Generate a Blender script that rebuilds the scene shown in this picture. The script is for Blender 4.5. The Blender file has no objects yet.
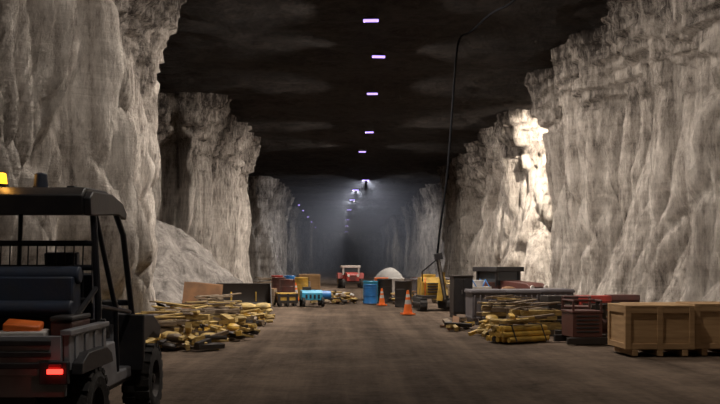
import bpy, bmesh, math, random
from mathutils import Vector, Matrix, noise, Euler
random.seed(7)
scene = bpy.context.scene
scene.view_settings.view_transform = 'Standard'
scene.view_settings.look = 'None'
scene.view_settings.exposure = 0.0
COL = scene.collection

# ------------------------------------------------------------------ materials
def simple(name, col, rough=0.6, metal=0.0, var=0.25, vscale=6.0, bump=0.15, bscale=30.0, dirt=0.25):
    m = bpy.data.materials.new(name); m.use_nodes = True
    nt = m.node_tree; N = nt.nodes; L = nt.links
    b = N['Principled BSDF']
    b.inputs['Roughness'].default_value = rough
    b.inputs['Metallic'].default_value = metal
    tc = N.new('ShaderNodeTexCoord')
    n = N.new('ShaderNodeTexNoise'); n.inputs['Scale'].default_value = vscale; n.inputs['Detail'].default_value = 6
    L.new(tc.outputs['Object'], n.inputs['Vector'])
    r = N.new('ShaderNodeValToRGB')
    dc = (0.10, 0.085, 0.07)
    c = col
    lo = tuple(c[i]*(1-var)*(1-dirt)+dc[i]*dirt for i in range(3))
    hi = tuple(min(1, c[i]*(1+var*0.4)) for i in range(3))
    r.color_ramp.elements[0].position = 0.32; r.color_ramp.elements[0].color = (*lo, 1)
    r.color_ramp.elements[1].position = 0.62; r.color_ramp.elements[1].color = (*hi, 1)
    L.new(n.outputs['Fac'], r.inputs['Fac']); L.new(r.outputs['Color'], b.inputs['Base Color'])
    if bump > 0:
        n2 = N.new('ShaderNodeTexNoise'); n2.inputs['Scale'].default_value = bscale
        L.new(tc.outputs['Object'], n2.inputs['Vector'])
        bp = N.new('ShaderNodeBump'); bp.inputs['Strength'].default_value = bump; bp.inputs['Distance'].default_value = 0.02
        L.new(n2.outputs['Fac'], bp.inputs['Height']); L.new(bp.outputs['Normal'], b.inputs['Normal'])
    return m

def emis(name, col, s):
    m = bpy.data.materials.new(name); m.use_nodes = True
    b = m.node_tree.nodes['Principled BSDF']
    b.inputs['Base Color'].default_value = (*col, 1)
    b.inputs['Emission Color'].default_value = (*col, 1)
    b.inputs['Emission Strength'].default_value = s
    return m

def wood(name, a, b_, ax=(1, 12, 12)):
    m = bpy.data.materials.new(name); m.use_nodes = True
    nt = m.node_tree; N = nt.nodes; L = nt.links; b = N['Principled BSDF']
    b.inputs['Roughness'].default_value = 0.75
    tc = N.new('ShaderNodeTexCoord'); mp = N.new('ShaderNodeMapping'); mp.inputs['Scale'].default_value = ax
    n = N.new('ShaderNodeTexNoise'); n.inputs['Scale'].default_value = 2.5; n.inputs['Detail'].default_value = 8
    r = N.new('ShaderNodeValToRGB')
    r.color_ramp.elements[0].position = 0.3; r.color_ramp.elements[0].color = (*a, 1)
    r.color_ramp.elements[1].position = 0.7; r.color_ramp.elements[1].color = (*b_, 1)
    L.new(tc.outputs['Object'], mp.inputs['Vector']); L.new(mp.outputs['Vector'], n.inputs['Vector'])
    L.new(n.outputs['Fac'], r.inputs['Fac']); L.new(r.outputs['Color'], b.inputs['Base Color'])
    bp = N.new('ShaderNodeBump'); bp.inputs['Strength'].default_value = 0.3; bp.inputs['Distance'].default_value = 0.01
    L.new(n.outputs['Fac'], bp.inputs['Height']); L.new(bp.outputs['Normal'], b.inputs['Normal'])
    return m

def rock_wall(name, light, mid, dark, topdark=0.6, bumpk=1.0):
    m = bpy.data.materials.new(name); m.use_nodes = True
    nt = m.node_tree; N = nt.nodes; L = nt.links; b = N['Principled BSDF']
    b.inputs['Roughness'].default_value = 0.85
    b.inputs['Specular IOR Level'].default_value = 0.25
    tc = N.new('ShaderNodeTexCoord')
    def nz(scale, detail, mapscale=None, rough=0.6, dist=0.0, ridged=False):
        n = N.new('ShaderNodeTexNoise'); n.inputs['Scale'].default_value = scale
        if ridged: n.noise_type = 'RIDGED_MULTIFRACTAL'; n.inputs['Offset'].default_value = 0.9; n.inputs['Gain'].default_value = 1.6
        n.inputs['Detail'].default_value = detail; n.inputs['Roughness'].default_value = rough
        n.inputs['Distortion'].default_value = dist
        if mapscale:
            mp = N.new('ShaderNodeMapping'); mp.inputs['Scale'].default_value = mapscale
            L.new(tc.outputs['Object'], mp.inputs['Vector']); L.new(mp.outputs['Vector'], n.inputs['Vector'])
        else:
            L.new(tc.outputs['Object'], n.inputs['Vector'])
        return n
    patch = nz(0.5, 7, None, 0.62, 0.6)
    streak = nz(1.0, 9, (2.6, 2.6, 0.20), 0.70, 0.6)
    fine = nz(5.5, 9, (1, 1, 0.32), 0.85, 0.2)
    strata = nz(1.0, 6, (0.12, 0.12, 4.0), 0.75, 0.3)
    crack = nz(0.9, 7, (1.0, 1.0, 0.22), 0.65, 0.5, True)
    def math_(op, a, bb):
        mm = N.new('ShaderNodeMath'); mm.operation = op
        for i, v in enumerate((a, bb)):
            if isinstance(v, (int, float)): mm.inputs[i].default_value = v
            else: L.new(v, mm.inputs[i])
        return mm.outputs[0]
    v = math_('ADD', math_('MULTIPLY', patch.outputs['Fac'], 0.20), math_('MULTIPLY', streak.outputs['Fac'], 0.36))
    v = math_('ADD', v, math_('MULTIPLY', fine.outputs['Fac'], 0.36))
    v = math_('ADD', v, math_('MULTIPLY', strata.outputs['Fac'], 0.10))
    # shade under the brow painted into the colour, darker towards the back (roof)
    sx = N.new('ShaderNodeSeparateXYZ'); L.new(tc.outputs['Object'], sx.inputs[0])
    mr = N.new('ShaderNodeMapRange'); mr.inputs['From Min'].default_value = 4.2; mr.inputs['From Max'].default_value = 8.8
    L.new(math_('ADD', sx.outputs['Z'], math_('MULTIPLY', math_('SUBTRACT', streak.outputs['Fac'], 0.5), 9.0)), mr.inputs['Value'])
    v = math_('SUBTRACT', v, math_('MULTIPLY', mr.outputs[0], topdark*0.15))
    r = N.new('ShaderNodeValToRGB')
    e = r.color_ramp.elements
    e[0].position = 0.40; e[0].color = (*dark, 1)
    e[1].position = 0.58; e[1].color = (*light, 1)
    k = r.color_ramp.elements.new(0.475); k.color = (*mid, 1)
    L.new(v, r.inputs['Fac']); L.new(r.outputs['Color'], b.inputs['Base Color'])
    b0 = N.new('ShaderNodeBump'); b0.inputs['Strength'].default_value = 0.9*bumpk; b0.inputs['Distance'].default_value = 0.14
    L.new(crack.outputs['Fac'], b0.inputs['Height'])
    b1 = N.new('ShaderNodeBump'); b1.inputs['Strength'].default_value = 1.0*bumpk; b1.inputs['Distance'].default_value = 0.50
    L.new(streak.outputs['Fac'], b1.inputs['Height']); L.new(b0.outputs['Normal'], b1.inputs['Normal'])
    b2 = N.new('ShaderNodeBump'); b2.inputs['Strength'].default_value = 1.0*bumpk; b2.inputs['Distance'].default_value = 0.16
    L.new(fine.outputs['Fac'], b2.inputs['Height']); L.new(b1.outputs['Normal'], b2.inputs['Normal'])
    b3 = N.new('ShaderNodeBump'); b3.inputs['Strength'].default_value = 0.35*bumpk; b3.inputs['Distance'].default_value = 0.12
    L.new(strata.outputs['Fac'], b3.inputs['Height']); L.new(b2.outputs['Normal'], b3.inputs['Normal'])
    L.new(b3.outputs['Normal'], b.inputs['Normal'])
    return m

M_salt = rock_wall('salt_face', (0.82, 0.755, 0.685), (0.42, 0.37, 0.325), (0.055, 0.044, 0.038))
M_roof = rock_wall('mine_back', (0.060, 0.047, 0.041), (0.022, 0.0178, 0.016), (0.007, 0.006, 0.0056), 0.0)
M_rub = rock_wall('rubble_salt', (0.60, 0.54, 0.49), (0.34, 0.30, 0.27), (0.10, 0.085, 0.075), 0.0, 0.6)
M_muck = rock_wall('muck_salt', (0.34, 0.31, 0.285), (0.19, 0.172, 0.158), (0.07, 0.06, 0.054), 0.0, 0.6)

def floor_mat():
    m = bpy.data.materials.new('haul_road_dirt'); m.use_nodes = True
    nt = m.node_tree; N = nt.nodes; L = nt.links; b = N['Principled BSDF']
    b.inputs['Roughness'].default_value = 0.85; b.inputs['Specular IOR Level'].default_value = 0.2
    tc = N.new('ShaderNodeTexCoord')
    mp = N.new('ShaderNodeMapping'); mp.inputs['Scale'].default_value = (1.8, 0.08, 1)
    n1 = N.new('ShaderNodeTexNoise'); n1.inputs['Scale'].default_value = 0.9; n1.inputs['Detail'].default_value = 8; n1.inputs['Roughness'].default_value = 0.65
    n2 = N.new('ShaderNodeTexNoise'); n2.inputs['Scale'].default_value = 0.6; n2.inputs['Detail'].default_value = 9; n2.inputs['Roughness'].default_value = 0.75
    n3 = N.new('ShaderNodeTexNoise'); n3.inputs['Scale'].default_value = 9; n3.inputs['Detail'].default_value = 8; n3.inputs['Roughness'].default_value = 0.75
    L.new(tc.outputs['Object'], mp.inputs['Vector']); L.new(mp.outputs['Vector'], n1.inputs['Vector'])
    L.new(tc.outputs['Object'], n2.inputs['Vector']); L.new(tc.outputs['Object'], n3.inputs['Vector'])
    a = N.new('ShaderNodeMath'); a.operation = 'ADD'; L.new(n1.outputs['Fac'], a.inputs[0]); L.new(n2.outputs['Fac'], a.inputs[1])
    a2 = N.new('ShaderNodeMath'); a2.operation = 'MULTIPLY_ADD'; L.new(n3.outputs['Fac'], a2.inputs[0]); a2.inputs[1].default_value = 0.5; L.new(a.outputs[0], a2.inputs[2])
    h = N.new('ShaderNodeMath'); h.operation = 'MULTIPLY'; L.new(a2.outputs[0], h.inputs[0]); h.inputs[1].default_value = 0.40
    r = N.new('ShaderNodeValToRGB')
    r.color_ramp.elements[0].position = 0.42; r.color_ramp.elements[0].color = (0.046, 0.030, 0.019, 1)
    r.color_ramp.elements[1].position = 0.58; r.color_ramp.elements[1].color = (0.165, 0.118, 0.084, 1)
    L.new(h.outputs[0], r.inputs['Fac']); L.new(r.outputs['Color'], b.inputs['Base Color'])
    bp = N.new('ShaderNodeBump'); bp.inputs['Strength'].default_value = 0.8; bp.inputs['Distance'].default_value = 0.07
    L.new(a2.outputs[0], bp.inputs['Height']); L.new(bp.outputs['Normal'], b.inputs['Normal'])
    return m
M_floor = floor_mat()

BLK = simple('black_plastic', (0.018, 0.018, 0.022), 0.45, 0, 0.2, 5, 0.1)
TUBE = simple('cage_paint', (0.02, 0.022, 0.03), 0.3, 0.3, 0.1, 5, 0)
GRY = simple('grey_body', (0.30, 0.305, 0.33), 0.4, 0.0, 0.2, 4, 0.05)
SEAT = simple('seat_vinyl', (0.03, 0.045, 0.08), 0.5, 0, 0.2, 5, 0.1)
RUB = simple('tyre_rubber', (0.022, 0.021, 0.021), 0.85, 0, 0.3, 10, 0.3, dirt=0.35)
STEEL = simple('steel', (0.35, 0.34, 0.33), 0.4, 0.9, 0.3, 6, 0.1)
DST = simple('dark_steel', (0.05, 0.043, 0.04), 0.55, 0.6, 0.3, 4, 0.2)
YEL = simple('yellow_paint', (0.58, 0.36, 0.06), 0.5, 0, 0.4, 4, 0.1)
ORG = simple('orange_plastic', (0.95, 0.20, 0.03), 0.45, 0, 0.15, 4, 0.05, dirt=0.05)
WHT = simple('white_paint', (0.66, 0.63, 0.60), 0.5, 0, 0.2, 4, 0.05, dirt=0.1)
RED = simple('red_paint', (0.40, 0.04, 0.03), 0.45, 0, 0.25, 4, 0.05)
MAR = simple('maroon_paint', (0.09, 0.030, 0.024), 0.5, 0, 0.3, 4, 0.1)
BLU = simple('blue_plastic', (0.03, 0.20, 0.55), 0.4, 0, 0.2, 4, 0.05, dirt=0.08)
CYN = simple('cyan_paint', (0.05, 0.36, 0.58), 0.4, 0, 0.2, 4, 0.05, dirt=0.08)
BIN = simple('bin_grey_plastic', (0.115, 0.105, 0.115), 0.6, 0, 0.2, 3, 0.05)
GLS = simple('dark_glass', (0.04, 0.05, 0.06), 0.12, 0, 0.1, 3, 0)
PLY = wood('plywood', (0.25, 0.145, 0.062), (0.41, 0.255, 0.12), (0.6, 0.6, 6))
LUM = wood('lumber_yellow', (0.22, 0.14, 0.045), (0.60, 0.43, 0.15), (3, 3, 12))
LUM2 = wood('lumber_grey', (0.10, 0.07, 0.045), (0.28, 0.21, 0.14), (3, 3, 12))
BROWN = simple('brown_board', (0.24, 0.12, 0.055), 0.8, 0, 0.25, 3, 0.1)
SACK = simple('woven_sack', (0.46, 0.33, 0.12), 0.8, 0, 0.5, 5, 0.3)
E_TAIL = emis('tail_lamp_lens', (1.0, 0.03, 0.02), 5.0)
E_AMB = emis('amber_beacon_lens', (1.0, 0.42, 0.02), 3.0)
E_LED = emis('led_lens', (0.46, 0.32, 1.0), 2.0)
E_BLUE = emis('blue_led_lens', (0.30, 0.33, 1.0), 3.0)
REDLENS = simple('red_lens', (0.4, 0.02, 0.02), 0.2, 0, 0.1, 3, 0)

# ------------------------------------------------------------------ builder
class B:
    def __init__(s, name, loc=(0, 0, 0), rotz=0.0, bevel=0.0, smooth=True):
        s.bm = bmesh.new(); s.name = name; s.mats = []; s.loc = loc; s.rotz = rotz; s.bev = bevel; s.smooth = smooth
    def mi(s, m):
        if m not in s.mats: s.mats.append(m)
        return s.mats.index(m)
    def _fin(s, verts, m):
        i = s.mi(m); fs = set()
        for v in verts:
            for f in v.link_faces: fs.add(f)
        for f in fs: f.material_index = i
    def box(s, c, d, m, rot=(0, 0, 0)):
        M = Matrix.Translation(c) @ Euler(rot).to_matrix().to_4x4() @ Matrix.Diagonal((d[0], d[1], d[2], 1))
        r = bmesh.ops.create_cube(s.bm, size=1, matrix=M); s._fin(r['verts'], m)
    def bx(s, x0, x1, y0, y1, z0, z1, m):
        s.box(((x0+x1)/2, (y0+y1)/2, (z0+z1)/2), (abs(x1-x0), abs(y1-y0), abs(z1-z0)), m)
    def cyl(s, p0, p1, r0, m, r1=None, seg=14):
        p0 = Vector(p0); p1 = Vector(p1); d = p1-p0
        if r1 is None: r1 = r0
        q = d.to_track_quat('Z', 'Y').to_matrix().to_4x4()
        M = Matrix.Translation((p0+p1)/2) @ q
        r = bmesh.ops.create_cone(s.bm, cap_ends=True, segments=seg, radius1=r0, radius2=r1, depth=d.length, matrix=M)
        s._fin(r['verts'], m)
    def tube(s, pts, r, m, seg=10):
        for a, b in zip(pts[:-1], pts[1:]): s.cyl(a, b, r, m, seg=seg)
        for p in pts[1:-1]: s.ell(p, (r, r, r), m, 8)
    def ell(s, c, r, m, seg=16, rot=(0, 0, 0)):
        M = Matrix.Translation(c) @ Euler(rot).to_matrix().to_4x4() @ Matrix.Diagonal((r[0], r[1], r[2], 1))
        q = bmesh.ops.create_uvsphere(s.bm, u_segments=seg, v_segments=max(6, seg//2), radius=1, matrix=M); s._fin(q['verts'], m)
    def prism(s, prof, x0, x1, m):   # prof in (y,z), extruded along x
        a = [s.bm.verts.new((x0, y, z)) for y, z in prof]; b = [s.bm.verts.new((x1, y, z)) for y, z in prof]
        n = len(prof); i = s.mi(m); fs = [s.bm.faces.new(a), s.bm.faces.new(b[::-1])]
        for k in range(n): fs.append(s.bm.faces.new((a[k], b[k], b[(k+1) % n], a[(k+1) % n])))
        for f in fs: f.material_index = i
    def lathe(s, prof, c, m, axis='X', seg=28):  # prof (r, t)
        rings = []
        for k in range(seg):
            a = 2*math.pi*k/seg; ring = []
            for r, t in prof:
                if axis == 'X': p = (t, r*math.cos(a), r*math.sin(a))
                elif axis == 'Y': p = (r*math.cos(a), t, r*math.sin(a))
                else: p = (r*math.cos(a), r*math.sin(a), t)
                ring.append(s.bm.verts.new(Vector(c)+Vector(p)))
            rings.append(ring)
        i = s.mi(m); n = len(prof)
        for k in range(seg):
            for j in range(n-1):
                f = s.bm.faces.new((rings[k][j], rings[k][j+1], rings[(k+1) % seg][j+1], rings[(k+1) % seg][j])); f.material_index = i
    def wheel(s, c, R, w, rim, knobs=18):
        h = w/2
        s.lathe([(R*0.55, -h*0.9), (R*0.8, -h), (R*0.95, -h*0.85), (R, -h*0.5), (R, h*0.5), (R*0.95, h*0.85), (R*0.8, h), (R*0.55, h*0.9)], c, RUB)
        s.lathe([(R*0.56, -h*0.9), (R*0.52, -h*0.5), (R*0.2, -h*0.35), (0.01, -h*0.35)], c, rim)
        s.lathe([(R*0.56, h*0.9), (R*0.52, h*0.5), (R*0.2, h*0.35), (0.01, h*0.35)], c, rim)
        s.cyl((c[0]-h*0.8, c[1], c[2]), (c[0]+h*0.8, c[1], c[2]), R*0.13, DST)
        for k in range(knobs):
            a = 2*math.pi*k/knobs
            for sg in (-1, 1):
                aa = a + (0.0 if sg > 0 else math.pi/knobs)
                s.box((c[0]+sg*h*0.5, c[1]+R*0.985*math.cos(aa), c[2]+R*0.985*math.sin(aa)), (h*0.85, 0.06*R/0.3, 0.035), RUB, rot=(aa-math.pi/2, 0, 0))
    def done(s, parent=None):
        me = bpy.data.meshes.new(s.name)
        bmesh.ops.recalc_face_normals(s.bm, faces=s.bm.faces)
        s.bm.to_mesh(me); s.bm.free()
        for m in s.mats: me.materials.append(m)
        ob = bpy.data.objects.new(s.name, me); COL.objects.link(ob)
        ob.location = s.loc; ob.rotation_euler = (0, 0, s.rotz)
        if s.bev > 0:
            md = ob.modifiers.new('bev', 'BEVEL'); md.width = s.bev; md.segments = 2; md.limit_method = 'ANGLE'; md.angle_limit = 0.7
        if s.smooth:
            me.polygons.foreach_set('use_smooth', [True]*len(me.polygons))
            try: me.set_sharp_from_angle(angle=0.6)
            except Exception: pass
        if parent: ob.parent = parent
        return ob

def from_grid(name, verts, faces, mat, smooth=True):
    me = bpy.data.meshes.new(name); me.from_pydata(verts, [], faces); me.materials.append(mat)
    me.polygons.foreach_set('use_smooth', [smooth]*len(me.polygons)); me.update()
    ob = bpy.data.objects.new(name, me); COL.objects.link(ob); return ob

# ------------------------------------------------------------------ mine shell
H = 8.75
def fn(x, y, z, s): return noise.noise(Vector((x+s*17.3, y-s*9.1, z+s*3.7)))
def disp(x, y, z, s):
    broad = fn(x*0.16, y*0.16, z*0.06, s)*0.75
    lean = 0.16*math.sin(s*2.1)+0.10
    wz = z+fn(x*0.7, y*0.7, z*0.4, s+12)*0.9
    wx = fn(x*0.5, y*0.5, z*0.22, s+13)*0.40+z*lean
    # big slabs / blast flutes running up the face
    g = fn((x+wx)*0.30, (y+wx)*0.30, wz*0.05, s+21)
    slab = (abs(g)**0.6)*2.1-0.95
    f1 = fn((x+wx)*0.80, (y+wx)*0.80, wz*0.08, s+1)
    flute = (abs(f1)**0.7)*0.95-0.38
    f2 = 1-abs(fn((x+wx)*1.5, (y+wx)*1.5, wz*0.13, s+2))*2.2
    med = -(max(0, f2)**3)*0.40+0.07
    f3 = 1-abs(fn(x*3.1+wx, y*3.1+wx, z*0.40, s+9))*2.2
    med -= (max(0, f3)**3)*0.16
    blk = fn(x*0.9, y*0.9, z*0.6, s+3)*0.09
    fine = fn(x*3.4, y*3.4, z*1.3, s+4)*0.07+fn(x*7, y*7, z*3, s+14)*0.04
    d = broad+slab+flute+med+blk+fine
    # stepped overhanging brow below the roof
    zb = z+fn(x*0.4, y*0.4, 0, s+5)*0.8
    if zb > 6.2:
        st = math.floor((zb-6.2)/0.33)
        d = d*max(0.45, 1-st*0.12)+min(st, 2)*0.06+max(0, st-1)*0.11+fn(x*0.9, y*0.9, st*3.1, s+6)*0.34
    if z < 1.1: d += (1.1-z)**1.5*0.28
    return d

def pillar(name, x0, x1, y0, y1, res, seed, rad=1.6):
    pts = []
    def line(a, b):
        L_ = math.dist(a, b); n = max(1, int(L_/res))
        return [(a[0]+(b[0]-a[0])*i/n, a[1]+(b[1]-a[1])*i/n) for i in range(n)]
    def arc(cx, cy, a0):
        n = max(3, int(rad*math.pi/2/res))
        return [(cx+rad*math.cos(a0+math.pi/2*i/n), cy+rad*math.sin(a0+math.pi/2*i/n)) for i in range(n)]
    pts += line((x0+rad, y0), (x1-rad, y0)) + arc(x1-rad, y0+rad, -math.pi/2)
    pts += line((x1, y0+rad), (x1, y1-rad)) + arc(x1-rad, y1-rad, 0)
    pts += line((x1-rad, y1), (x0+rad, y1)) + arc(x0+rad, y1-rad, math.pi/2)
    pts += line((x0, y1-rad), (x0, y0+rad)) + arc(x0+rad, y0+rad, math.pi)
    n = len(pts); nz = int((H+0.6)/res)+1
    nor = []
    for i in range(n):
        a = pts[i-2]; b = pts[(i+2) % n]; t = Vector((b[0]-a[0], b[1]-a[1])).normalized(); nor.append((t.y, -t.x))
    V = []; F = []
    for k in range(nz):
        z = -0.2+(H+0.6)*k/(nz-1)
        for i in range(n):
            x, y = pts[i]; d = disp(x, y, z, seed)
            V.append((x+nor[i][0]*d, y+nor[i][1]*d, z+fn(x*2, y*2, z*2, seed+8)*0.05))
    for k in range(nz-1):
        for i in range(n):
            j = (i+1) % n; F.append((k*n+i, k*n+j, (k+1)*n+j, (k+1)*n+i))
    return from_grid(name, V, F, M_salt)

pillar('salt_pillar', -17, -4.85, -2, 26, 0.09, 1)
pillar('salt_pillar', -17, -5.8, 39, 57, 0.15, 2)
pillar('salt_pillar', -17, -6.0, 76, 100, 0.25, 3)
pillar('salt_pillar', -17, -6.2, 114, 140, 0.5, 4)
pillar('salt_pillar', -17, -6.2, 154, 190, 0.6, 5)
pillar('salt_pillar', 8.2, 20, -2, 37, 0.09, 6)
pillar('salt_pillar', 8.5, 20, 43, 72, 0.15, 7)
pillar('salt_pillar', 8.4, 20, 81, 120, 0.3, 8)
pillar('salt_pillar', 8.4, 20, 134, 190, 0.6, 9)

def sheet(name, x0, x1, y0, y1, res, zf, mat):
    nx = int((x1-x0)/res); ny = int((y1-y0)/res); V = []; F = []
    for j in range(ny+1):
        for i in range(nx+1):
            x = x0+(x1-x0)*i/nx; y = y0+(y1-y0)*j/ny; V.append((x, y, zf(x, y)))
    for j in range(ny):
        for i in range(nx):
            a = j*(nx+1)+i; F.append((a, a+1, a+nx+2, a+nx+1))
    return from_grid(name, V, F, mat)
def ceilz(x, y):
    a = fn(x*0.12, y*0.35, 0, 20)*0.5; st = math.floor(a/0.12)*0.12
    return H+0.1+st*0.6+fn(x*0.8, y*1.2, 0, 21)*0.10+fn(x*2.5, y*3, 0, 22)*0.04
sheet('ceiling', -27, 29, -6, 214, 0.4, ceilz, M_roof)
def floorz(x, y):
    rut = 0
    for c in (-0.6, 1.2, 2.2): rut -= 0.018*math.exp(-((x-c+0.3*math.sin(y*0.06+c))/0.22)**2)
    return -0.02+0.014*fn(x*1.2, y*0.3, 0, 30)+rut
sheet('floor', -27, 29, -6, 214, 0.33, floorz, M_floor)

def vwall(name, a, b, res, seed):
    L_ = math.dist(a, b); n = int(L_/res); nz = int((H+0.8)/res); V = []; F = []
    t = Vector((b[0]-a[0], b[1]-a[1])).normalized(); nn = (t.y, -t.x)
    for k in range(nz+1):
        z = -0.2+(H+0.8)*k/nz
        for i in range(n+1):
            x = a[0]+(b[0]-a[0])*i/n; y = a[1]+(b[1]-a[1])*i/n; d = disp(x, y, z, seed)
            V.append((x+nn[0]*d, y+nn[1]*d, z))
    for k in range(nz):
        for i in range(n):
            q = k*(n+1)+i; F.append((q, q+1, q+n+2, q+n+1))
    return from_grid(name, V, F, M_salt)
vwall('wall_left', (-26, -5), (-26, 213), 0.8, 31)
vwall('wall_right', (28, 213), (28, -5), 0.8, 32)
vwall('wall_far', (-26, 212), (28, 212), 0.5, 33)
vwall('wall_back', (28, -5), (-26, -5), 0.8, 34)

# muck piles & rubble
def muck(name, cx, cy, rx, ry, h, seed, mat=M_muck, n=90, dome=False):
    V = []; F = []
    for j in range(n+1):
        for i in range(n+1):
            u = i/n*2-1; v = j/n*2-1
            x = cx+u*rx; y = cy+v*ry
            r = math.hypot(u, v)
            if dome:
                base = max(0, 1-r*r)**0.6; z = h*base+0.05*fn(x*2, y*2, 0, seed)*base-0.03
            else:
                r *= (1+0.25*fn(x*0.5, y*0.5, 0, seed+3))
                base = max(0, 1-r)
                z = h*base*(1+0.2*fn(x*0.8, y*0.8, 0, seed))+(fn(x*2, y*2, 0, seed)*0.26+fn(x*6, y*6, 0, seed)*0.10)*min(1, base*6)-0.03
            V.append((x, y, z))
    for j in range(n):
        for i in range(n):
            a = j*(n+1)+i; F.append((a, a+1, a+n+2, a+n+1))
    return from_grid(name, V, F, mat)
muck('muck_pile', -7.0, 33.6, 4.1, 4.0, 3.4, 41)
muck('salt_pile', 2.35, 46, 0.95, 0.95, 1.3, 42, simple('clean_salt', (0.30, 0.295, 0.29), 0.8, 0, 0.1, 3, 0.3, dirt=0.05), 50, True)

def rubble(name, pts, mat, smin=0.05, smax=0.22):
    bm = bmesh.new()
    for (x, y) in pts:
        s = random.uniform(smin, smax)**1.0
        M = Matrix.Translation((x, y, s*0.4)) @ Euler((random.random()*6, random.random()*6, random.random()*6)).to_matrix().to_4x4() @ Matrix.Diagonal((s, s*random.uniform(.6, 1), s*random.uniform(.5, .9), 1))
        r = bmesh.ops.create_icosphere(bm, subdivisions=1, radius=0.7, matrix=M)
        for v in r['verts']: v.co += Vector((random.uniform(-1, 1), random.uniform(-1, 1), random.uniform(-1, 1)))*s*0.14
    me = bpy.data.meshes.new(name); bm.to_mesh(me); bm.free(); me.materials.append(mat)
    ob = bpy.data.objects.new(name, me); COL.objects.link(ob)
rubble('salt_rubble', [(min(7.7, max(6.95, random.gauss(7.35, 0.25))), random.uniform(10, 36)) for i in range(420)], M_rub)
rubble('salt_rubble', [(random.uniform(-4.9, -4.2), random.uniform(10.5, 14.2)) for i in range(80)], M_rub)
rubble('salt_rubble', [(random.gauss(-4.9, 0.3), random.uniform(42, 57)) for i in range(200)], M_rub)
rubble('salt_rubble', [(random.gauss(7.9, 0.4), random.uniform(43, 72)) for i in range(200)], M_rub)
rubble('salt_rubble', [(random.uniform(-4.3, -3.0), random.uniform(28.6, 29.8)) for i in range(60)], M_muck, 0.08, 0.35)

# ------------------------------------------------------------------ lamps
def slight(parent, e, col, ang, size, x=0.0, tilt=0.0):
    ld = bpy.data.lights.new('lamp_light', 'SPOT'); ld.energy = e; ld.color = col
    ld.shadow_soft_size = 0.0; ld.spot_size = math.radians(size); ld.spot_blend = 1.0
    lo = bpy.data.objects.new('lamp_light', ld); COL.objects.link(lo); lo.parent = parent
    lo.location = (x, 0, -0.07); lo.rotation_euler = (tilt, ang, 0)
def lamp(x, y, power, col=(1.0, 0.90, 0.80), em=E_LED, w=0.46, rot=0.0, z=None, down=0.25, both=True, ang=0.88, tilt=0.0):
    z = z or 8.42
    b = B('ceiling_lamp', (x, y, z), rot)
    b.box((0, 0, 0.06), (w, 0.14, 0.05), DST)
    b.box((0, 0, 0.11), (w*0.5, 0.10, 0.05), DST)
    for k in range(7): b.box((-w*0.42+w*0.14*k, 0, 0.15), (0.012, 0.12, 0.06), DST)
    b.cyl((-w*0.3, 0, 0.09), (-w*0.3, 0, 0.6), 0.008, DST, seg=6)
    b.cyl((w*0.3, 0, 0.09), (w*0.3, 0, 0.6), 0.008, DST, seg=6)
    b.lathe([(0.01, -w*0.48), (0.05, -w*0.46), (0.05, w*0.46), (0.01, w*0.48)], (0, 0, 0.01), em, seg=12)
    o = b.done()
    if power > 0:
        if both:
            slight(o, power, col, ang, 118, -0.1); slight(o, power, col, -ang, 118, 0.1)
            if down > 0: slight(o, power*down, col, 0, 150)
        else: slight(o, power, col, 0, 165, 0.0, tilt)
    return o
P = 3000
for (x, y, p) in [(0.6, 4.5, 0.20), (1.0, 12.5, 0.44), (1.0, 19.5, 0.8), (0.8, 25.8, 1), (1.2, 30.3, 0.9), (1.2, 36.9, 1), (1.4, 47.7, 1.1), (1.2, 56, 1)]:  # first entry: unseen lamp added to brighten the side of the utility vehicle
    lamp(x, y, P*p, rot=random.uniform(-0.12, 0.12), down=0.1 if y < 13 else 0.36)
for (x, y, p) in [(1.9, 75, 0.75), (1.2, 85, 0.6), (1.0, 98, 0.5), (0.8, 116, 0.3), (0.7, 142, 0.3), (0.7, 165, 0.25), (0.7, 195, 0.25)]:
    lamp(x, y, P*p, (0.95, 0.93, 0.95), w=0.6, down=0.0)
lamp(9.0, 40.3, 5200, (1.0, 0.88, 0.74), E_BLUE, 0.35, z=8.0, both=False, tilt=0.7)
for y in (94, 104, 118, 132, 150): lamp(-4.6, y, 0, w=0.2, z=7.6)
lamp(-10, 32, 1000, both=False); lamp(-10, 66, 2200, both=False); lamp(13, 76.5, 2200, both=False)

w = bpy.data.worlds.new('mine_air'); scene.world = w; w.use_nodes = True
w.node_tree.nodes['Background'].inputs[0].default_value = (0.10, 0.09, 0.09, 1)
w.node_tree.nodes['Background'].inputs[1].default_value = 0.05

# dust haze hanging in the far part of the drift (real participating medium)
hz = B('dust_haze', smooth=False)
mh = bpy.data.materials.new('salt_dust'); mh.use_nodes = True
nt = mh.node_tree; nt.nodes.clear(); out = nt.nodes.new('ShaderNodeOutputMaterial'); vs = nt.nodes.new('ShaderNodeVolumeScatter')
vs.inputs['Color'].default_value = (0.74, 0.78, 0.92, 1); vs.inputs['Density'].default_value = 0.010; vs.inputs['Anisotropy'].default_value = 0.1
nt.links.new(vs.outputs[0], out.inputs['Volume'])
hz.bx(-25, 27, 74, 211, -0.1, 9.3, mh); hz.done()

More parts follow.
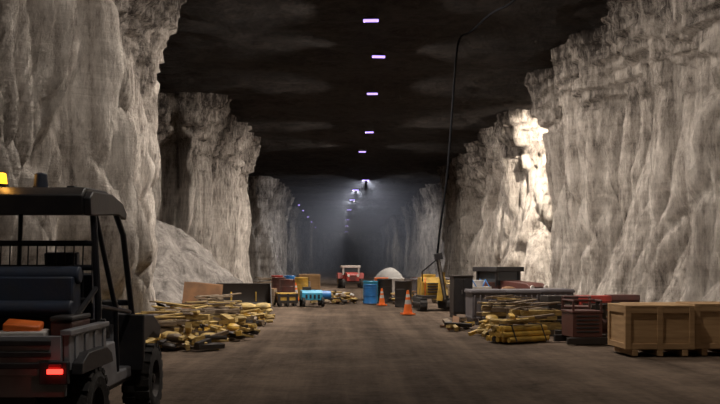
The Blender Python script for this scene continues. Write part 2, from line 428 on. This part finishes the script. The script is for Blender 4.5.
# ------------------------------------------------------------------ utility vehicle
ux, uy = -2.66, 7.8
def utv():
    root = bpy.data.objects.new('utility_vehicle', None); COL.objects.link(root); root.location = (ux, uy, 0)
    W = 0.72
    b = B('wheels')
    for sx in (-1, 1):
        b.wheel((sx*0.70, 1.02, 0.33), 0.33, 0.28, DST); b.wheel((sx*0.66, -0.95, 0.33), 0.33, 0.30, DST)
    b.cyl((-0.6, -0.95, 0.33), (0.6, -0.95, 0.33), 0.04, DST); b.cyl((-0.6, 1.02, 0.33), (0.6, 1.02, 0.33), 0.04, DST)
    for sx in (-1, 1):
        b.cyl((sx*0.35, -0.9, 0.75), (sx*0.5, -0.95, 0.33), 0.035, YEL); b.cyl((sx*0.35, 0.95, 0.75), (sx*0.5, 1.0, 0.33), 0.035, YEL)
    b.done(root)
    b = B('chassis', bevel=0.015)
    b.bx(-0.5, 0.5, -1.3, 1.3, 0.32, 0.45, BLK)
    b.bx(-0.66, 0.66, -0.45, 0.62, 0.36, 0.44, BLK)
    b.box((0, -1.32, 0.5), (0.9, 0.06, 0.14), DST); b.box((0, -1.40, 0.40), (0.08, 0.18, 0.06), DST)
    b.ell((0, -1.48, 0.46), (0.03, 0.03, 0.03), STEEL)
    b.prism([(-0.42, 0.40), (0.62, 0.40), (0.62, 0.50), (0.1, 0.50), (0.02, 0.78), (-0.42, 0.78)], -0.68, 0.68, GRY)
    b.prism([(0.62, 0.45), (1.0, 0.62), (1.34, 0.55), (1.42, 0.72), (1.30, 0.92), (0.70, 1.10), (0.58, 1.08)], -0.52, 0.52, GRY)
    for sx in (-1, 1):
        b.prism([(0.60, 0.45), (0.70, 0.72), (1.02, 0.78), (1.34, 0.70), (1.40, 0.82), (1.05, 0.95), (0.62, 0.98)], sx*0.50, sx*0.80, BLK)
    b.box((0, 0.60, 1.0), (1.1, 0.12, 0.22), BLK)
    b.done(root)
    b = B('cargo_bed', bevel=0.012)
    z0 = 0.66
    b.bx(-W, W, -1.42, -0.42, z0, z0+0.04, BLK)
    b.bx(-W, W, -0.46, -0.42, z0, 1.0, BLK)
    for sx in (-1, 1):
        b.bx(sx*W, sx*(W-0.04), -1.42, -0.42, z0, 0.96, GRY)
        b.bx(sx*(W+0.02), sx*(W-0.06), -1.44, -0.40, 0.94, 0.98, GRY)
        b.prism([(-1.38, 0.66), (-1.36, 0.74), (-1.20, 0.80), (-0.70, 0.80), (-0.55, 0.74), (-0.5, 0.66)], sx*(W), sx*(W+0.08), BLK)
        for k in range(4): b.bx(sx*W, sx*(W+0.012), -1.30+k*0.25, -1.22+k*0.25, 0.72, 0.93, GRY)
    b.bx(-W+0.05, W-0.05, -1.45, -1.41, z0, 0.94, GRY)
    for k in range(3): b.bx(-W+0.12, W-0.12, -1.465, -1.44, 0.71+k*0.08, 0.75+k*0.08, BLK)
    b.bx(-0.12, 0.12, -1.475, -1.45, 0.86, 0.92, BLK)
    b.bx(-0.68, 0.68, -1.40, -1.34, 0.50, 0.66, GRY)
    for sx in (-1, 1): b.bx(sx*0.52, sx*0.72, -1.47, -1.40, 0.60, 0.76, BLK)
    b.done(root)
    b = B('tail_lamps', bevel=0.006)
    b.bx(0.58, 0.69, -1.49, -1.462, 0.675, 0.71, E_TAIL); b.bx(-0.69, -0.58, -1.49, -1.462, 0.675, 0.71, E_TAIL)
    b.bx(0.59, 0.68, -1.488, -1.462, 0.72, 0.745, REDLENS)
    b.done(root)
    for sx in (-1, 1):
        ld = bpy.data.lights.new('tail_glow', 'POINT'); ld.energy = 0.12; ld.color = (1, 0.05, 0.03); ld.shadow_soft_size = 0.0
        lo = bpy.data.objects.new('tail_glow', ld); COL.objects.link(lo); lo.parent = root; lo.location = (sx*0.63, -1.56, 0.69)
    b = B('roll_cage')
    r = 0.028
    for sx in (-1, 1):
        x = sx*0.66
        b.tube([(x, -0.46, 0.60), (x, -0.44, 1.1), (x*0.90, -0.36, 1.90), (x*0.90, 0.36, 1.92), (x*0.94, 0.55, 1.72), (x*0.97, 0.80, 1.0), (x, 0.85, 0.8)], r, TUBE)
        b.tube([(x, -0.44, 1.1), (x, 0.1, 1.05), (x, 0.62, 1.0)], r*0.8, TUBE)
        b.tube([(x*0.90, -0.30, 1.88), (x, 0.12, 1.05), (x, 0.16, 0.5)], r*0.8, TUBE)
        b.tube([(x*0.97, -0.44, 1.25), (x*0.9, -1.0, 0.98)], r*0.8, TUBE)
    for z, y in ((1.90, -0.36), (1.62, -0.39), (1.42, -0.41), (1.15, -0.44)): b.tube([(-0.61, y, z), (0.61, y, z)], r*0.85, TUBE)
    b.tube([(-0.59, 0.36, 1.92), (0.59, 0.36, 1.92)], r, TUBE); b.tube([(-0.64, 0.80, 1.08), (0.64, 0.80, 1.08)], r, TUBE)
    b.tube([(0, -0.44, 1.15), (0, -0.36, 1.90)], r*0.7, TUBE)
    for k in range(17): b.cyl((-0.6+k*0.075, -0.42, 1.42), (-0.6+k*0.075, -0.40, 1.62), 0.006, TUBE, seg=6)
    for k in range(17): b.cyl((-0.6+k*0.075, -0.425, 1.15), (-0.6+k*0.075, -0.41, 1.42), 0.006, TUBE, seg=6)
    b.done(root)
    b = B('roof', bevel=0.02)
    b.prism([(-0.60, 1.84), (-0.63, 2.00), (-0.52, 2.07), (0.1, 2.09), (0.50, 2.04), (0.64, 1.95), (0.60, 1.90), (0.4, 1.95), (-0.45, 1.93)], -0.58, 0.58, BLK)
    for sx in (-1, 1):
        b.prism([(-0.58, 1.84), (-0.60, 1.98), (-0.50, 2.04), (0.1, 2.06), (0.48, 2.0), (0.62, 1.92), (0.60, 1.86), (0.3, 1.89), (-0.5, 1.84)], sx*0.58, sx*0.64, BLK)
    for k in range(4): b.box((-0.42+0.28*k, 0.0, 2.085), (0.07, 0.8, 0.02), BLK)
    b.done(root)
    b = B('seats', bevel=0.03)
    for x in (-0.33, 0.33):
        b.box((x, -0.02, 0.86), (0.52, 0.46, 0.14), SEAT)
        b.box((x, -0.27, 1.14), (0.50, 0.12, 0.46), SEAT, rot=(0.14, 0, 0))
        b.box((x, -0.33, 1.46), (0.27, 0.09, 0.17), SEAT, rot=(0.1, 0, 0))
        b.cyl((x-0.07, -0.30, 1.34), (x-0.07, -0.32, 1.42), 0.01, STEEL); b.cyl((x+0.07, -0.30, 1.34), (x+0.07, -0.32, 1.42), 0.01, STEEL)
    b.done(root)
    b = B('steering_wheel')
    c = Vector((-0.33, 0.36, 1.14)); ax = Vector((0, -0.6, 0.5)).normalized(); u = Vector((1, 0, 0)); v = ax.cross(u)
    ring = [c+u*0.18*math.cos(t)+v*0.18*math.sin(t) for t in [2*math.pi*k/20 for k in range(21)]]
    b.tube(ring, 0.016, BLK, 8)
    for k in (0, 7, 13): b.cyl(c, ring[k], 0.012, BLK)
    b.cyl(c, c-ax*0.28, 0.025, BLK); b.done(root)
    b = B('bed_load', bevel=0.015)
    b.box((-0.35, -0.95, 0.83), (0.55, 0.38, 0.26), BLK); b.box((-0.35, -0.95, 0.98), (0.58, 0.40, 0.05), SEAT)
    b.box((0.30, -1.15, 0.99), (0.26, 0.24, 0.06), ORG, rot=(0.1, 0.1, 0.2)); b.box((0.30, -1.15, 0.85), (0.34, 0.28, 0.22), WHT, rot=(0, 0, 0.2))
    b.box((0.56, -0.85, 0.86), (0.16, 0.5, 0.32), MAR); b.box((0.56, -0.85, 1.04), (0.17, 0.52, 0.04), BLK)
    b.box((-0.05, -0.66, 1.20), (1.2, 0.22, 0.30), SEAT); b.cyl((-0.62, -0.66, 1.36), (0.58, -0.66, 1.36), 0.07, SEAT, seg=20); b.cyl((-0.62, -0.80, 1.10), (0.56, -0.80, 1.10), 0.065, SEAT, seg=20)
    b.bx(-0.60, 0.5, -0.74, -0.5, 0.70, 1.04, BLK)
    b.done(root)
    b = B('beacon')
    b.cyl((-0.17, -0.35, 2.07), (-0.17, -0.35, 2.11), 0.06, BLK); b.cyl((-0.17, -0.35, 2.11), (-0.17, -0.35, 2.19), 0.05, E_AMB, 0.042, 18)
    b.ell((-0.17, -0.35, 2.19), (0.042, 0.042, 0.015), E_AMB)
    b.cyl((0.16, -0.35, 2.07), (0.16, -0.35, 2.19), 0.06, SEAT, 0.05, 16); b.ell((0.16, -0.35, 2.19), (0.05, 0.05, 0.015), SEAT)
    b.done(root)
    ld = bpy.data.lights.new('beacon_glow', 'POINT'); ld.energy = 2; ld.color = (1, 0.45, 0.08); ld.shadow_soft_size = 0.0
    lo = bpy.data.objects.new('beacon_glow', ld); COL.objects.link(lo); lo.parent = root; lo.location = (-0.17, -0.35, 2.28)
utv()

# ------------------------------------------------------------------ props
def pallet(b, cx, cy, z, w=1.1, d=1.0, m=LUM2):
    for k in range(3): b.box((cx-w/2+0.05+k*(w-0.1)/2, cy, z+0.05), (0.09, d, 0.09), m)
    for k in range(7): b.box((cx, cy-d/2+0.05+k*(d-0.1)/6, z+0.107), (w, 0.09, 0.02), m)
    for k in range(3): b.box((cx, cy-d/2+0.05+k*(d-0.1)/2, z+0.0), (w, 0.09, 0.018), m)

def lumber_stack(loc, w, d, layers, rot, mat=LUM, mess=0.09):
    b = B('lumber_stack', loc, rot, 0.006)
    for s in (-1, 1): b.box((s*w*0.3, 0, 0.05), (0.1, d, 0.1), LUM2)
    z = 0.10
    for k in range(layers):
        t = random.choice((0.05, 0.09, 0.12)); n = int(d/0.16)
        for i in range(n):
            if random.random() < 0.18 and k > 0: continue
            b.box((random.uniform(-mess, mess)*2, -d/2+(i+0.5)*d/n, z+t/2), (w*random.uniform(0.55, 1.05), 0.13, t*0.92), random.choice((mat, mat, LUM2, LUM2)), rot=(0, random.uniform(-mess, mess)*0.25, random.uniform(-mess, mess)*1.8))
        z += t
        if k % 2:
            for s in (-1, 1): b.box((s*w*0.35, 0, z+0.015), (0.06, d, 0.03), LUM2)
            z += 0.03
    for k in range(7):
        b.box((random.uniform(-.25, .25), random.uniform(-d/2, d/2), z+0.03+0.02*k), (w*random.uniform(.4, .95), 0.1, 0.03), random.choice((mat, LUM2)), rot=(0, random.uniform(-.1, .1), random.uniform(-.9, .9)))
    return b.done()
lumber_stack((-3.45, 16.9, 0), 1.2, 0.9, 3, 0.35)
lumber_stack((-3.55, 18.8, 0), 1.2, 0.9, 4, -0.3)
lumber_stack((-2.95, 20.4, 0), 1.2, 0.9, 3, 0.5)
lumber_stack((-3.2, 22.6, 0), 1.2, 0.8, 5, 0.1)

def sack_pile(loc, nx, ny, nz, rot, mat=SACK):
    b = B('sack_pile', loc, rot)
    pallet(b, 0, 0, 0.01, nx*0.42, ny*0.34)
    for k in range(nz):
        for i in range(nx):
            for j in range(ny):
                if k == nz-1 and random.random() < 0.4: continue
                b.ell(((i-(nx-1)/2)*0.42+random.uniform(-.06, .06), (j-(ny-1)/2)*0.34+random.uniform(-.05, .05), 0.20+k*0.12), (0.24, 0.19, 0.085), mat, 12, rot=(random.uniform(-.15, .15), random.uniform(-.15, .15), random.uniform(-.5, .5)))
    return b.done()
sack_pile((-2.35, 24.2, 0), 2, 2, 3, 0.1)
def scrap(loc, w, d, h, n, rot=0, yel=False):
    b = B('scrap_heap', loc, rot)
    for k in range(n):
        u = random.uniform(-1, 1); v = random.uniform(-1, 1); zz = h*(1-max(abs(u), abs(v))*0.8)*random.random()+0.06
        m = random.choice((LUM, LUM, YEL, LUM, LUM2, SACK, DST)) if yel else random.choice((LUM, LUM2, SACK, YEL, DST, BROWN, LUM2, DST))
        q = random.random()
        if q < 0.70: b.box((u*w/2, v*d/2, zz), (random.uniform(.15, .6), random.uniform(.05, .16), random.uniform(.03, .10)), m, rot=(random.uniform(-.3, .3), random.uniform(-.3, .3), random.uniform(0, 3)))
        elif q < 0.8: b.cyl((u*w/2-.2, v*d/2, zz), (u*w/2+.25, v*d/2+random.uniform(-.3, .3), zz+random.uniform(-.05, .08)), 0.035, m, seg=8)
        else: b.ell((u*w/2, v*d/2, zz), (random.uniform(.1, .22), random.uniform(.1, .16), random.uniform(.04, .08)), m, 10, rot=(random.uniform(-.2, .2), random.uniform(-.2, .2), random.uniform(0, 3)))
    b.done()
scrap((-2.7, 15.6, 0), 1.2, 1.0, 0.30, 60, 0, True); scrap((-3.8, 15.4, 0), 0.9, 0.9, 0.45, 55, 0, True)
scrap((-2.3, 18.0, 0), 0.9, 1.6, 0.45, 75, 0, True)
scrap((-2.1, 21.8, 0), 0.8, 1.4, 0.35, 40, 0, True); scrap((2.6, 20.2, 0), 0.5, 1.0, 0.2, 16)
scrap((4.6, 24.6, 0), 1.0, 0.9, 0.9, 50)
scrap((3.05, 18.2, 0), 0.5, 0.9, 0.45, 36, 0, True)
scrap((6.2, 18.9, 0), 1.1, 0.9, 0.8, 70); scrap((6.2, 24.0, 0), 1.1, 1.2, 0.9, 60); scrap((5.4, 30.5, 0), 1.6, 1.6, 0.8, 70)

b = B('plywood_sheet_stack', (-3.95, 25.0, 0), 0.15, 0.005)
for k in range(4): b.box((k*0.05, 0.06*k, 0.46), (1.0-0.05*k, 0.03, 0.92), BROWN, rot=(-0.22, 0.10, 0))
b.box((0, 0.5, 0.35), (0.8, 0.4, 0.7), BROWN)
b.done()

b = B('loader_bucket', (-3.0, 27.2, 0), 0.12, 0.01)
prof = [(-0.5, 0.03), (-0.45, 0.03), (0.2, 0.05), (0.45, 0.22), (0.5, 0.5), (0.38, 0.86), (0.34, 0.86), (0.44, 0.5), (0.40, 0.26), (0.18, 0.10), (-0.5, 0.08)]
b.prism(prof, -0.8, 0.8, DST)
for s in (-1, 1):
    b.prism([(-0.5, 0.03), (0.2, 0.05), (0.45, 0.22), (0.5, 0.5), (0.36, 0.88), (-0.05, 0.62)], s*0.8, s*0.84, DST)
    b.prism([(0.40, 0.3), (0.75, 0.35), (0.72, 0.55), (0.42, 0.75)], s*0.35, s*0.40, YEL)
for k in range(6): b.box((-0.7+k*0.28, -0.56, 0.05), (0.09, 0.16, 0.05), STEEL)
b.done()

def crate(name, loc, w, d, h, rot=0.0, m=PLY, fr=LUM2):
    b = B(name, loc, rot, 0.006)
    for x in (-w*0.36, 0, w*0.36): b.box((x, 0, 0.05), (0.09, d, 0.1), fr)
    b.box((0, 0, 0.1+(h-0.14)/2), (w-0.05, d-0.05, h-0.14), m)
    b.box((0, 0, h-0.02), (w, d, 0.035), m)
    t = 0.025
    for sy in (-1, 1):
        y = sy*(d/2-0.015)
        b.box((0, y, 0.15), (w, t, 0.09), fr); b.box((0, y, h-0.085), (w, t, 0.09), fr)
        for x in (-w/2+0.045, 0, w/2-0.045): b.box((x, y+sy*0.004, h/2+0.04), (0.09, t, h-0.12), fr)
    for sx in (-1, 1):
        x = sx*(w/2-0.015)
        b.box((x, 0, 0.15), (t, d, 0.09), fr); b.box((x, 0, h-0.085), (t, d, 0.09), fr)
        for y in (-d/2+0.045, d/2-0.045): b.box((x+sx*0.004, y, h/2+0.04), (t, 0.09, h-0.12), fr)
    return b.done()
FRM = wood('crate_batten', (0.235, 0.135, 0.058), (0.39, 0.24, 0.112), (0.6, 0.6, 6))
crate('wooden_crate', (4.98, 14.6, 0), 1.10, 0.9, 0.80, 0.02, PLY, FRM)
crate('wooden_crate', (6.14, 14.7, 0), 1.10, 0.9, 0.82, -0.03, PLY, FRM)
crate('wooden_crate', (5.9, 16.7, 0), 1.2, 1.0, 0.72, 0.05, PLY, FRM)

def skid(loc, rot=0):
    b = B('pump_skid', loc, rot, 0.012)
    for s in (-1, 1): b.box((0, s*0.35, 0.06), (1.0, 0.1, 0.12), DST)
    b.box((-0.1, 0, 0.34), (0.55, 0.6, 0.44), MAR); b.box((-0.1, 0, 0.58), (0.58, 0.62, 0.04), MAR)
    for k in range(5): b.box((-0.1, -0.305, 0.22+k*0.07), (0.42, 0.012, 0.03), BLK)
    b.cyl((0.18, 0, 0.3), (0.46, 0, 0.3), 0.15, MAR, 0.13, 20); b.cyl((0.32, 0, 0.4), (0.32, 0, 0.68), 0.05, DST)
    b.cyl((0.32, 0, 0.68), (0.32, 0, 0.71), 0.09, DST)
    for x in (-0.36, 0.16): b.tube([(x, -0.28, 0.6), (x, -0.28, 0.78), (x, 0.28, 0.78), (x, 0.28, 0.6)], 0.02, MAR)
    b.tube([(-0.36, 0, 0.78), (0.16, 0, 0.78)], 0.02, MAR)
    return b.done()
skid((4.5, 16.6, 0), 0.1)
skid((4.85, 18.3, 0), -0.3)

lumber_stack((3.85, 18.6, 0), 0.9, 0.9, 4, 0.35)
lumber_stack((3.65, 20.1, 0), 1.0, 0.8, 5, -0.2)
b = B('steel_support_bundle', (3.30, 16.9, 0), 0.5)
for k in range(3):
    for i in range(6-k): b.cyl((-0.5+random.uniform(-.08, .08), -0.3+i*0.11+k*0.055, 0.06+k*0.095), (0.5+random.uniform(-.08, .08), -0.3+i*0.11+k*0.055, 0.06+k*0.095), 0.05, random.choice((YEL, YEL, LUM, DST)), seg=10)
for x in (-0.35, 0.35): b.tube([(x, -0.38, 0.02), (x, -0.22, 0.32), (x, 0.12, 0.32), (x, 0.35, 0.02)], 0.012, DST)
for k in range(8): b.box((random.uniform(-.3, .3), random.uniform(-.2, .2), 0.34+0.02*k), (random.uniform(.4, .8), 0.09, 0.04), random.choice((LUM, LUM2, YEL)), rot=(0, random.uniform(-.1, .1), random.uniform(-1, 1)))
b.done()

def bulkbin(loc, rot=0, w=0.80, d=1.0, h=0.80):
    b = B('plastic_bulk_bin', loc, rot, 0.012)
    for x in (-w*0.38, 0, w*0.38): b.box((x, 0, 0.06), (0.12, d*0.96, 0.12), BIN)
    b.box((0, 0, 0.14), (w, d, 0.05), BIN)
    for s in (-1, 1):
        b.box((0, s*(d/2-0.025), 0.14+(h-0.14)/2), (w, 0.04, h-0.14), BIN); b.box((s*(w/2-0.025), 0, 0.14+(h-0.14)/2), (0.04, d, h-0.14), BIN)
        for k in range(6): b.box((-w/2+0.06+k*(w-0.12)/5, s*(d/2+0.005), 0.45), (0.035, 0.04, h-0.30), BIN)
        b.box((0, s*d/2, h-0.03), (w+0.05, 0.06, 0.06), BIN); b.box((s*w/2, 0, h-0.03), (0.06, d+0.05, 0.06), BIN)
    b.box((0, 0, h+0.005), (w+0.03, d+0.03, 0.035), BIN)
    return b.done()
bulkbin((3.50, 22.2, 0), 0.03); bulkbin((4.38, 22.3, 0), -0.02); bulkbin((5.3, 22.8, 0), 0.04)

b = B('electrical_cabinet', (3.2, 24.4, 0), 0.1, 0.012)
b.bx(-0.26, 0.26, -0.25, 0.25, 0.1, 1.10, DST); b.bx(-0.28, 0.28, -0.28, 0.28, 1.10, 1.14, DST)
b.bx(-0.24, -0.01, -0.27, -0.25, 0.15, 1.05, BLK); b.bx(0.01, 0.24, -0.27, -0.25, 0.15, 1.05, BLK)
b.box((-0.04, -0.285, 0.7), (0.02, 0.02, 0.12), STEEL)
for s in (-1, 1): b.box((s*0.22, 0, 0.05), (0.08, 0.5, 0.1), DST)
b.done()
b = B('bulk_bag', (3.85, 26.0, 0), 0.2)
b.ell((0, 0, 0.42), (0.42, 0.40, 0.42), WHT, 20); b.box((0, 0, 0.45), (0.68, 0.66, 0.7), WHT); b.cyl((0, 0, 0.78), (0, 0, 0.98), 0.16, WHT, 0.24)
for sx in (-1, 1):
    for sy in (-1, 1): b.tube([(sx*0.3, sy*0.3, 0.78), (sx*0.2, sy*0.2, 1.0), (sx*0.1, sy*0.28, 0.8)], 0.015, BLU)
o = b.done(); o.modifiers.new('b', 'BEVEL').width = 0.08

def tractor(loc, rot, body, cab):
    b = B('compact_tractor', loc, rot, 0.02)
    for s in (-1, 1):
        b.wheel((s*0.62, 0.6, 0.42), 0.42, 0.3, YEL if body is RED else DST); b.wheel((s*0.55, -0.8, 0.27), 0.27, 0.2, DST, 12)
        b.prism([(0.1, 0.55), (0.2, 0.9), (0.95, 0.9), (1.05, 0.6)], s*0.48, s*0.8, body)
        b.cyl((s*0.28, -1.12, 0.75), (s*0.28, -1.16, 0.75), 0.08, WHT)
    b.prism([(-1.1, 0.42), (0.1, 0.42), (0.1, 0.95), (-0.95, 0.88), (-1.12, 0.78)], -0.36, 0.36, body)
    for k in range(5): b.box((0, -1.125, 0.48+k*0.06), (0.4, 0.02, 0.03), BLK)
    b.bx(-0.5, 0.5, 0.1, 1.0, 0.5, 0.8, body)
    b.bx(-0.46, 0.46, 0.15, 0.95, 0.8, 1.22, GLS)
    for sx in (-1, 1):
        for y in (0.14, 0.96): b.box((sx*0.47, y, 1.02), (0.10, 0.06, 0.5), cab)
    b.bx(-0.58, 0.58, 0.02, 1.08, 1.22, 1.36, cab)
    b.bx(-0.55, 0.55, -1.0, -0.9, 0.3, 0.42, DST)
    b.done()
tractor((0.5, 55, 0), 0.1, RED, WHT)
tractor((5.1, 27.3, 0), 0.6, MAR, BLK)

def toolbox(loc, rot, m):
    b = B('tool_chest', loc, rot, 0.012)
    b.bx(-0.35, 0.35, -0.22, 0.22, 0.06, 0.62, m); b.prism([(-0.23, 0.62), (0.23, 0.62), (0.20, 0.74), (-0.20, 0.74)], -0.36, 0.36, m)
    for k in range(3): b.box((0, -0.226, 0.17+k*0.17), (0.62, 0.014, 0.14), BLK); b.box((0, -0.24, 0.21+k*0.17), (0.3, 0.02, 0.02), STEEL)
    for sx in (-1, 1):
        for sy in (-1, 1): b.cyl((sx*0.28-0.02, sy*0.16, 0.04), (sx*0.28+0.02, sy*0.16, 0.04), 0.04, BLK)
    b.done()
toolbox((5.6, 20.2, 0), 0.1, RED); toolbox((6.45, 20.8, 0), -0.1, MAR); toolbox((4.85, 20.2, 0), 0.2, DST)

def cone(loc, h=0.7):
    b = B('traffic_cone', loc, 0.2)
    s = h/0.7
    b.box((0, 0, 0.02), (0.36*s, 0.36*s, 0.04), ORG)
    zs = [0.04, 0.30, 0.42, 0.50, 0.58, 0.70]; R = lambda z: (0.135-(z-0.04)/0.66*0.105)*s
    ms = [ORG, WHT, ORG, WHT, ORG]
    for k in range(5): b.cyl((0, 0, zs[k]*s), (0, 0, zs[k+1]*s), R(zs[k]), ms[k], R(zs[k+1]), 20)
    b.done()
cone((1.86, 25.8, 0)); cone((1.36, 31.5, 0), 0.6); cone((1.95, 40, 0)); cone((-1.9, 36, 0))

def drum(loc, m, h=0.88, r=0.29):
    b = B('steel_drum', loc)
    b.lathe([(0.01, 0), (r, 0), (r+.01, .015), (r, .03), (r, .29), (r+.014, .30), (r, .31), (r, .58), (r+.014, .59), (r, .60), (r, h-.03), (r+.01, h-.015), (r-.01, h), (r-.02, h-.02), (0.01, h-.02)], (0, 0, 0), m, 'Z', 24)
    b.cyl((r*0.55, 0, h-.02), (r*0.55, 0, h), 0.03, STEEL); b.done()
drum((1.0, 33, 0), BLU, 0.7, 0.25); drum((1.6, 34.6, 0), DST); drum((1.05, 34.3, 0), CYN, 0.8)
drum((-2.1, 34.0, 0), MAR); drum((-1.75, 38, 0), YEL); drum((2.2, 36.5, 0), WHT); drum((1.6, 37.6, 0), ORG)
drum((-2.75, 38.5, 0), MAR)

b = B('air_compressor', (-0.95, 31, 0), 0.15, 0.015)
b.prism([(-0.4, 0.22), (0.4, 0.22), (0.4, 0.45), (0.25, 0.55), (-0.3, 0.55), (-0.4, 0.46)], -0.5, 0.2, CYN)
for k in range(4): b.box((-0.35+k*0.14, -0.405, 0.34), (0.07, 0.02, 0.14), BLK)
b.cyl((0.20, -0.1, 0.38), (0.52, -0.1, 0.38), 0.15, BLU, 0.14, 18)
b.box((-0.3, 0, 0.60), (0.28, 0.3, 0.12), DST)
for sx in (-0.45, 0.2):
    for sy in (-0.42, 0.42): b.wheel((sx, sy, 0.15), 0.15, 0.10, DST, 10)
b.tube([(0.5, 0, 0.25), (0.85, 0, 0.28), (1.0, 0, 0.05)], 0.025, DST); b.cyl((-0.2, 0.1, 0.54), (-0.2, 0.1, 0.85), 0.035, STEEL)
b.done()
crate('wooden_crate', (-1.95, 31.2, 0), 0.7, 0.7, 0.45, 0.2, YEL, DST)
crate('wooden_crate', (-2.6, 31.4, 0), 0.5, 0.6, 0.6, -0.1, BROWN, LUM2)
scrap((-0.3, 33.2, 0), 1.6, 1.4, 0.5, 50); scrap((2.3, 33.2, 0), 0.9, 1.4, 0.7, 50)
sack_pile((0.0, 37, 0), 2, 2, 2, 0.2, WHT)

b = B('drill_rig', (2.85, 28.6, 0), 0.1, 0.015)
for s in (-1, 1):
    b.prism([(-0.7, 0.12), (-0.6, 0.02), (0.6, 0.02), (0.7, 0.12), (0.7, 0.26), (0.6, 0.36), (-0.6, 0.36), (-0.7, 0.26)], s*0.30, s*0.52, RUB)
    for k in range(5): b.cyl((s*0.52, -0.5+k*0.25, 0.17), (s*0.545, -0.5+k*0.25, 0.17), 0.09, DST)
    for k in range(14): b.box((s*0.41, -0.62+k*0.095, 0.37), (0.22, 0.04, 0.03), RUB)
b.bx(-0.42, 0.42, -0.45, 0.65, 0.36, 0.46, DST)
b.prism([(-0.1, 0.46), (0.65, 0.46), (0.65, 0.95), (0.5, 1.02), (-0.05, 1.02), (-0.15, 0.85)], -0.38, 0.40, YEL)
for k in range(4): b.box((0.05, -0.165, 0.56+k*0.09), (0.5, 0.03, 0.04), BLK)
b.bx(-0.3, 0.1, 0.0, 0.4, 1.02, 1.12, YEL)
b.box((0.15, -0.55, 0.75), (0.16, 0.14, 0.9), YEL, rot=(0.0, 0.1, 0))
b.box((0.15, -0.62, 1.0), (0.12, 0.10, 1.5), DST, rot=(0.0, -0.18, 0))
b.cyl((0.02, -0.69, 1.75), (0.25, -0.69, 0.35), 0.03, STEEL); b.box((0.04, -0.68, 1.68), (0.24, 0.16, 0.20), BLK, rot=(0, -0.18, 0))
b.tube([(-0.35, -0.1, 0.9), (-0.42, -0.4, 1.2), (-0.1, -0.6, 1.5), (0.04, -0.62, 1.6)], 0.022, BLK)
b.tube([(-0.3, -0.3, 0.46), (-0.32, -0.4, 0.9), (-0.3, -0.3, 1.0)], 0.02, ORG)
b.done()
crate('wooden_crate', (3.9, 30.3, 0), 0.9, 0.9, 0.8, 0.1, LUM, LUM2)
drum((2.05, 30.6, 0), DST)
lumber_stack((3.9, 34, 0), 1.4, 0.9, 6, 0.1)
lumber_stack((-3.3, 41, 0), 1.4, 0.9, 6, 0.1, LUM2)
bulkbin((3.4, 39, 0), 0.1); bulkbin((4.5, 41, 0), -0.1); skid((3.8, 43.8, 0), 0.2); drum((-2.6, 44, 0), BLU); drum((-3.3, 45, 0), RED)
crate('wooden_crate', (-1.8, 48, 0), 1.1, 1.0, 0.9, 0.1, PLY, FRM)

# ------------------------------------------------------------------ hanging cable
def cable(name, pts, r, mat):
    cu = bpy.data.curves.new(name, 'CURVE'); cu.dimensions = '3D'; cu.bevel_depth = r; cu.bevel_resolution = 2
    sp = cu.splines.new('NURBS'); sp.points.add(len(pts)-1); sp.order_u = 3; sp.use_endpoint_u = True
    for p, q in zip(sp.points, pts): p.co = (*q, 1)
    cu.materials.append(mat); o = bpy.data.objects.new(name, cu); COL.objects.link(o)
CAB = simple('cable_rubber', (0.006, 0.006, 0.007), 1.0, 0, 0.1, 5, 0, dirt=0.0)
CAB.node_tree.nodes['Principled BSDF'].inputs['Specular IOR Level'].default_value = 0.05
cable('hanging_power_cable', [(2.95, 28.2, 1.7), (3.05, 28.3, 2.6), (3.3, 28.5, 4.2), (3.45, 28.6, 6.0), (3.58, 28.7, 7.8), (3.7, 28.8, 8.75), (3.9, 27.5, 8.5), (4.3, 26, 8.75), (4.6, 24, 8.4), (4.9, 22, 8.75)], 0.035, CAB)

# ------------------------------------------------------------------ camera
cd = bpy.data.cameras.new('camera'); cam = bpy.data.objects.new('camera', cd); COL.objects.link(cam)
cam.location = (0, 0, 1.45); cam.rotation_euler = (math.pi/2, 0, 0)
cd.sensor_width = 36; cd.lens = 45; cd.shift_x = 0.0236; cd.shift_y = 0.086; cd.clip_end = 500
scene.camera = cam
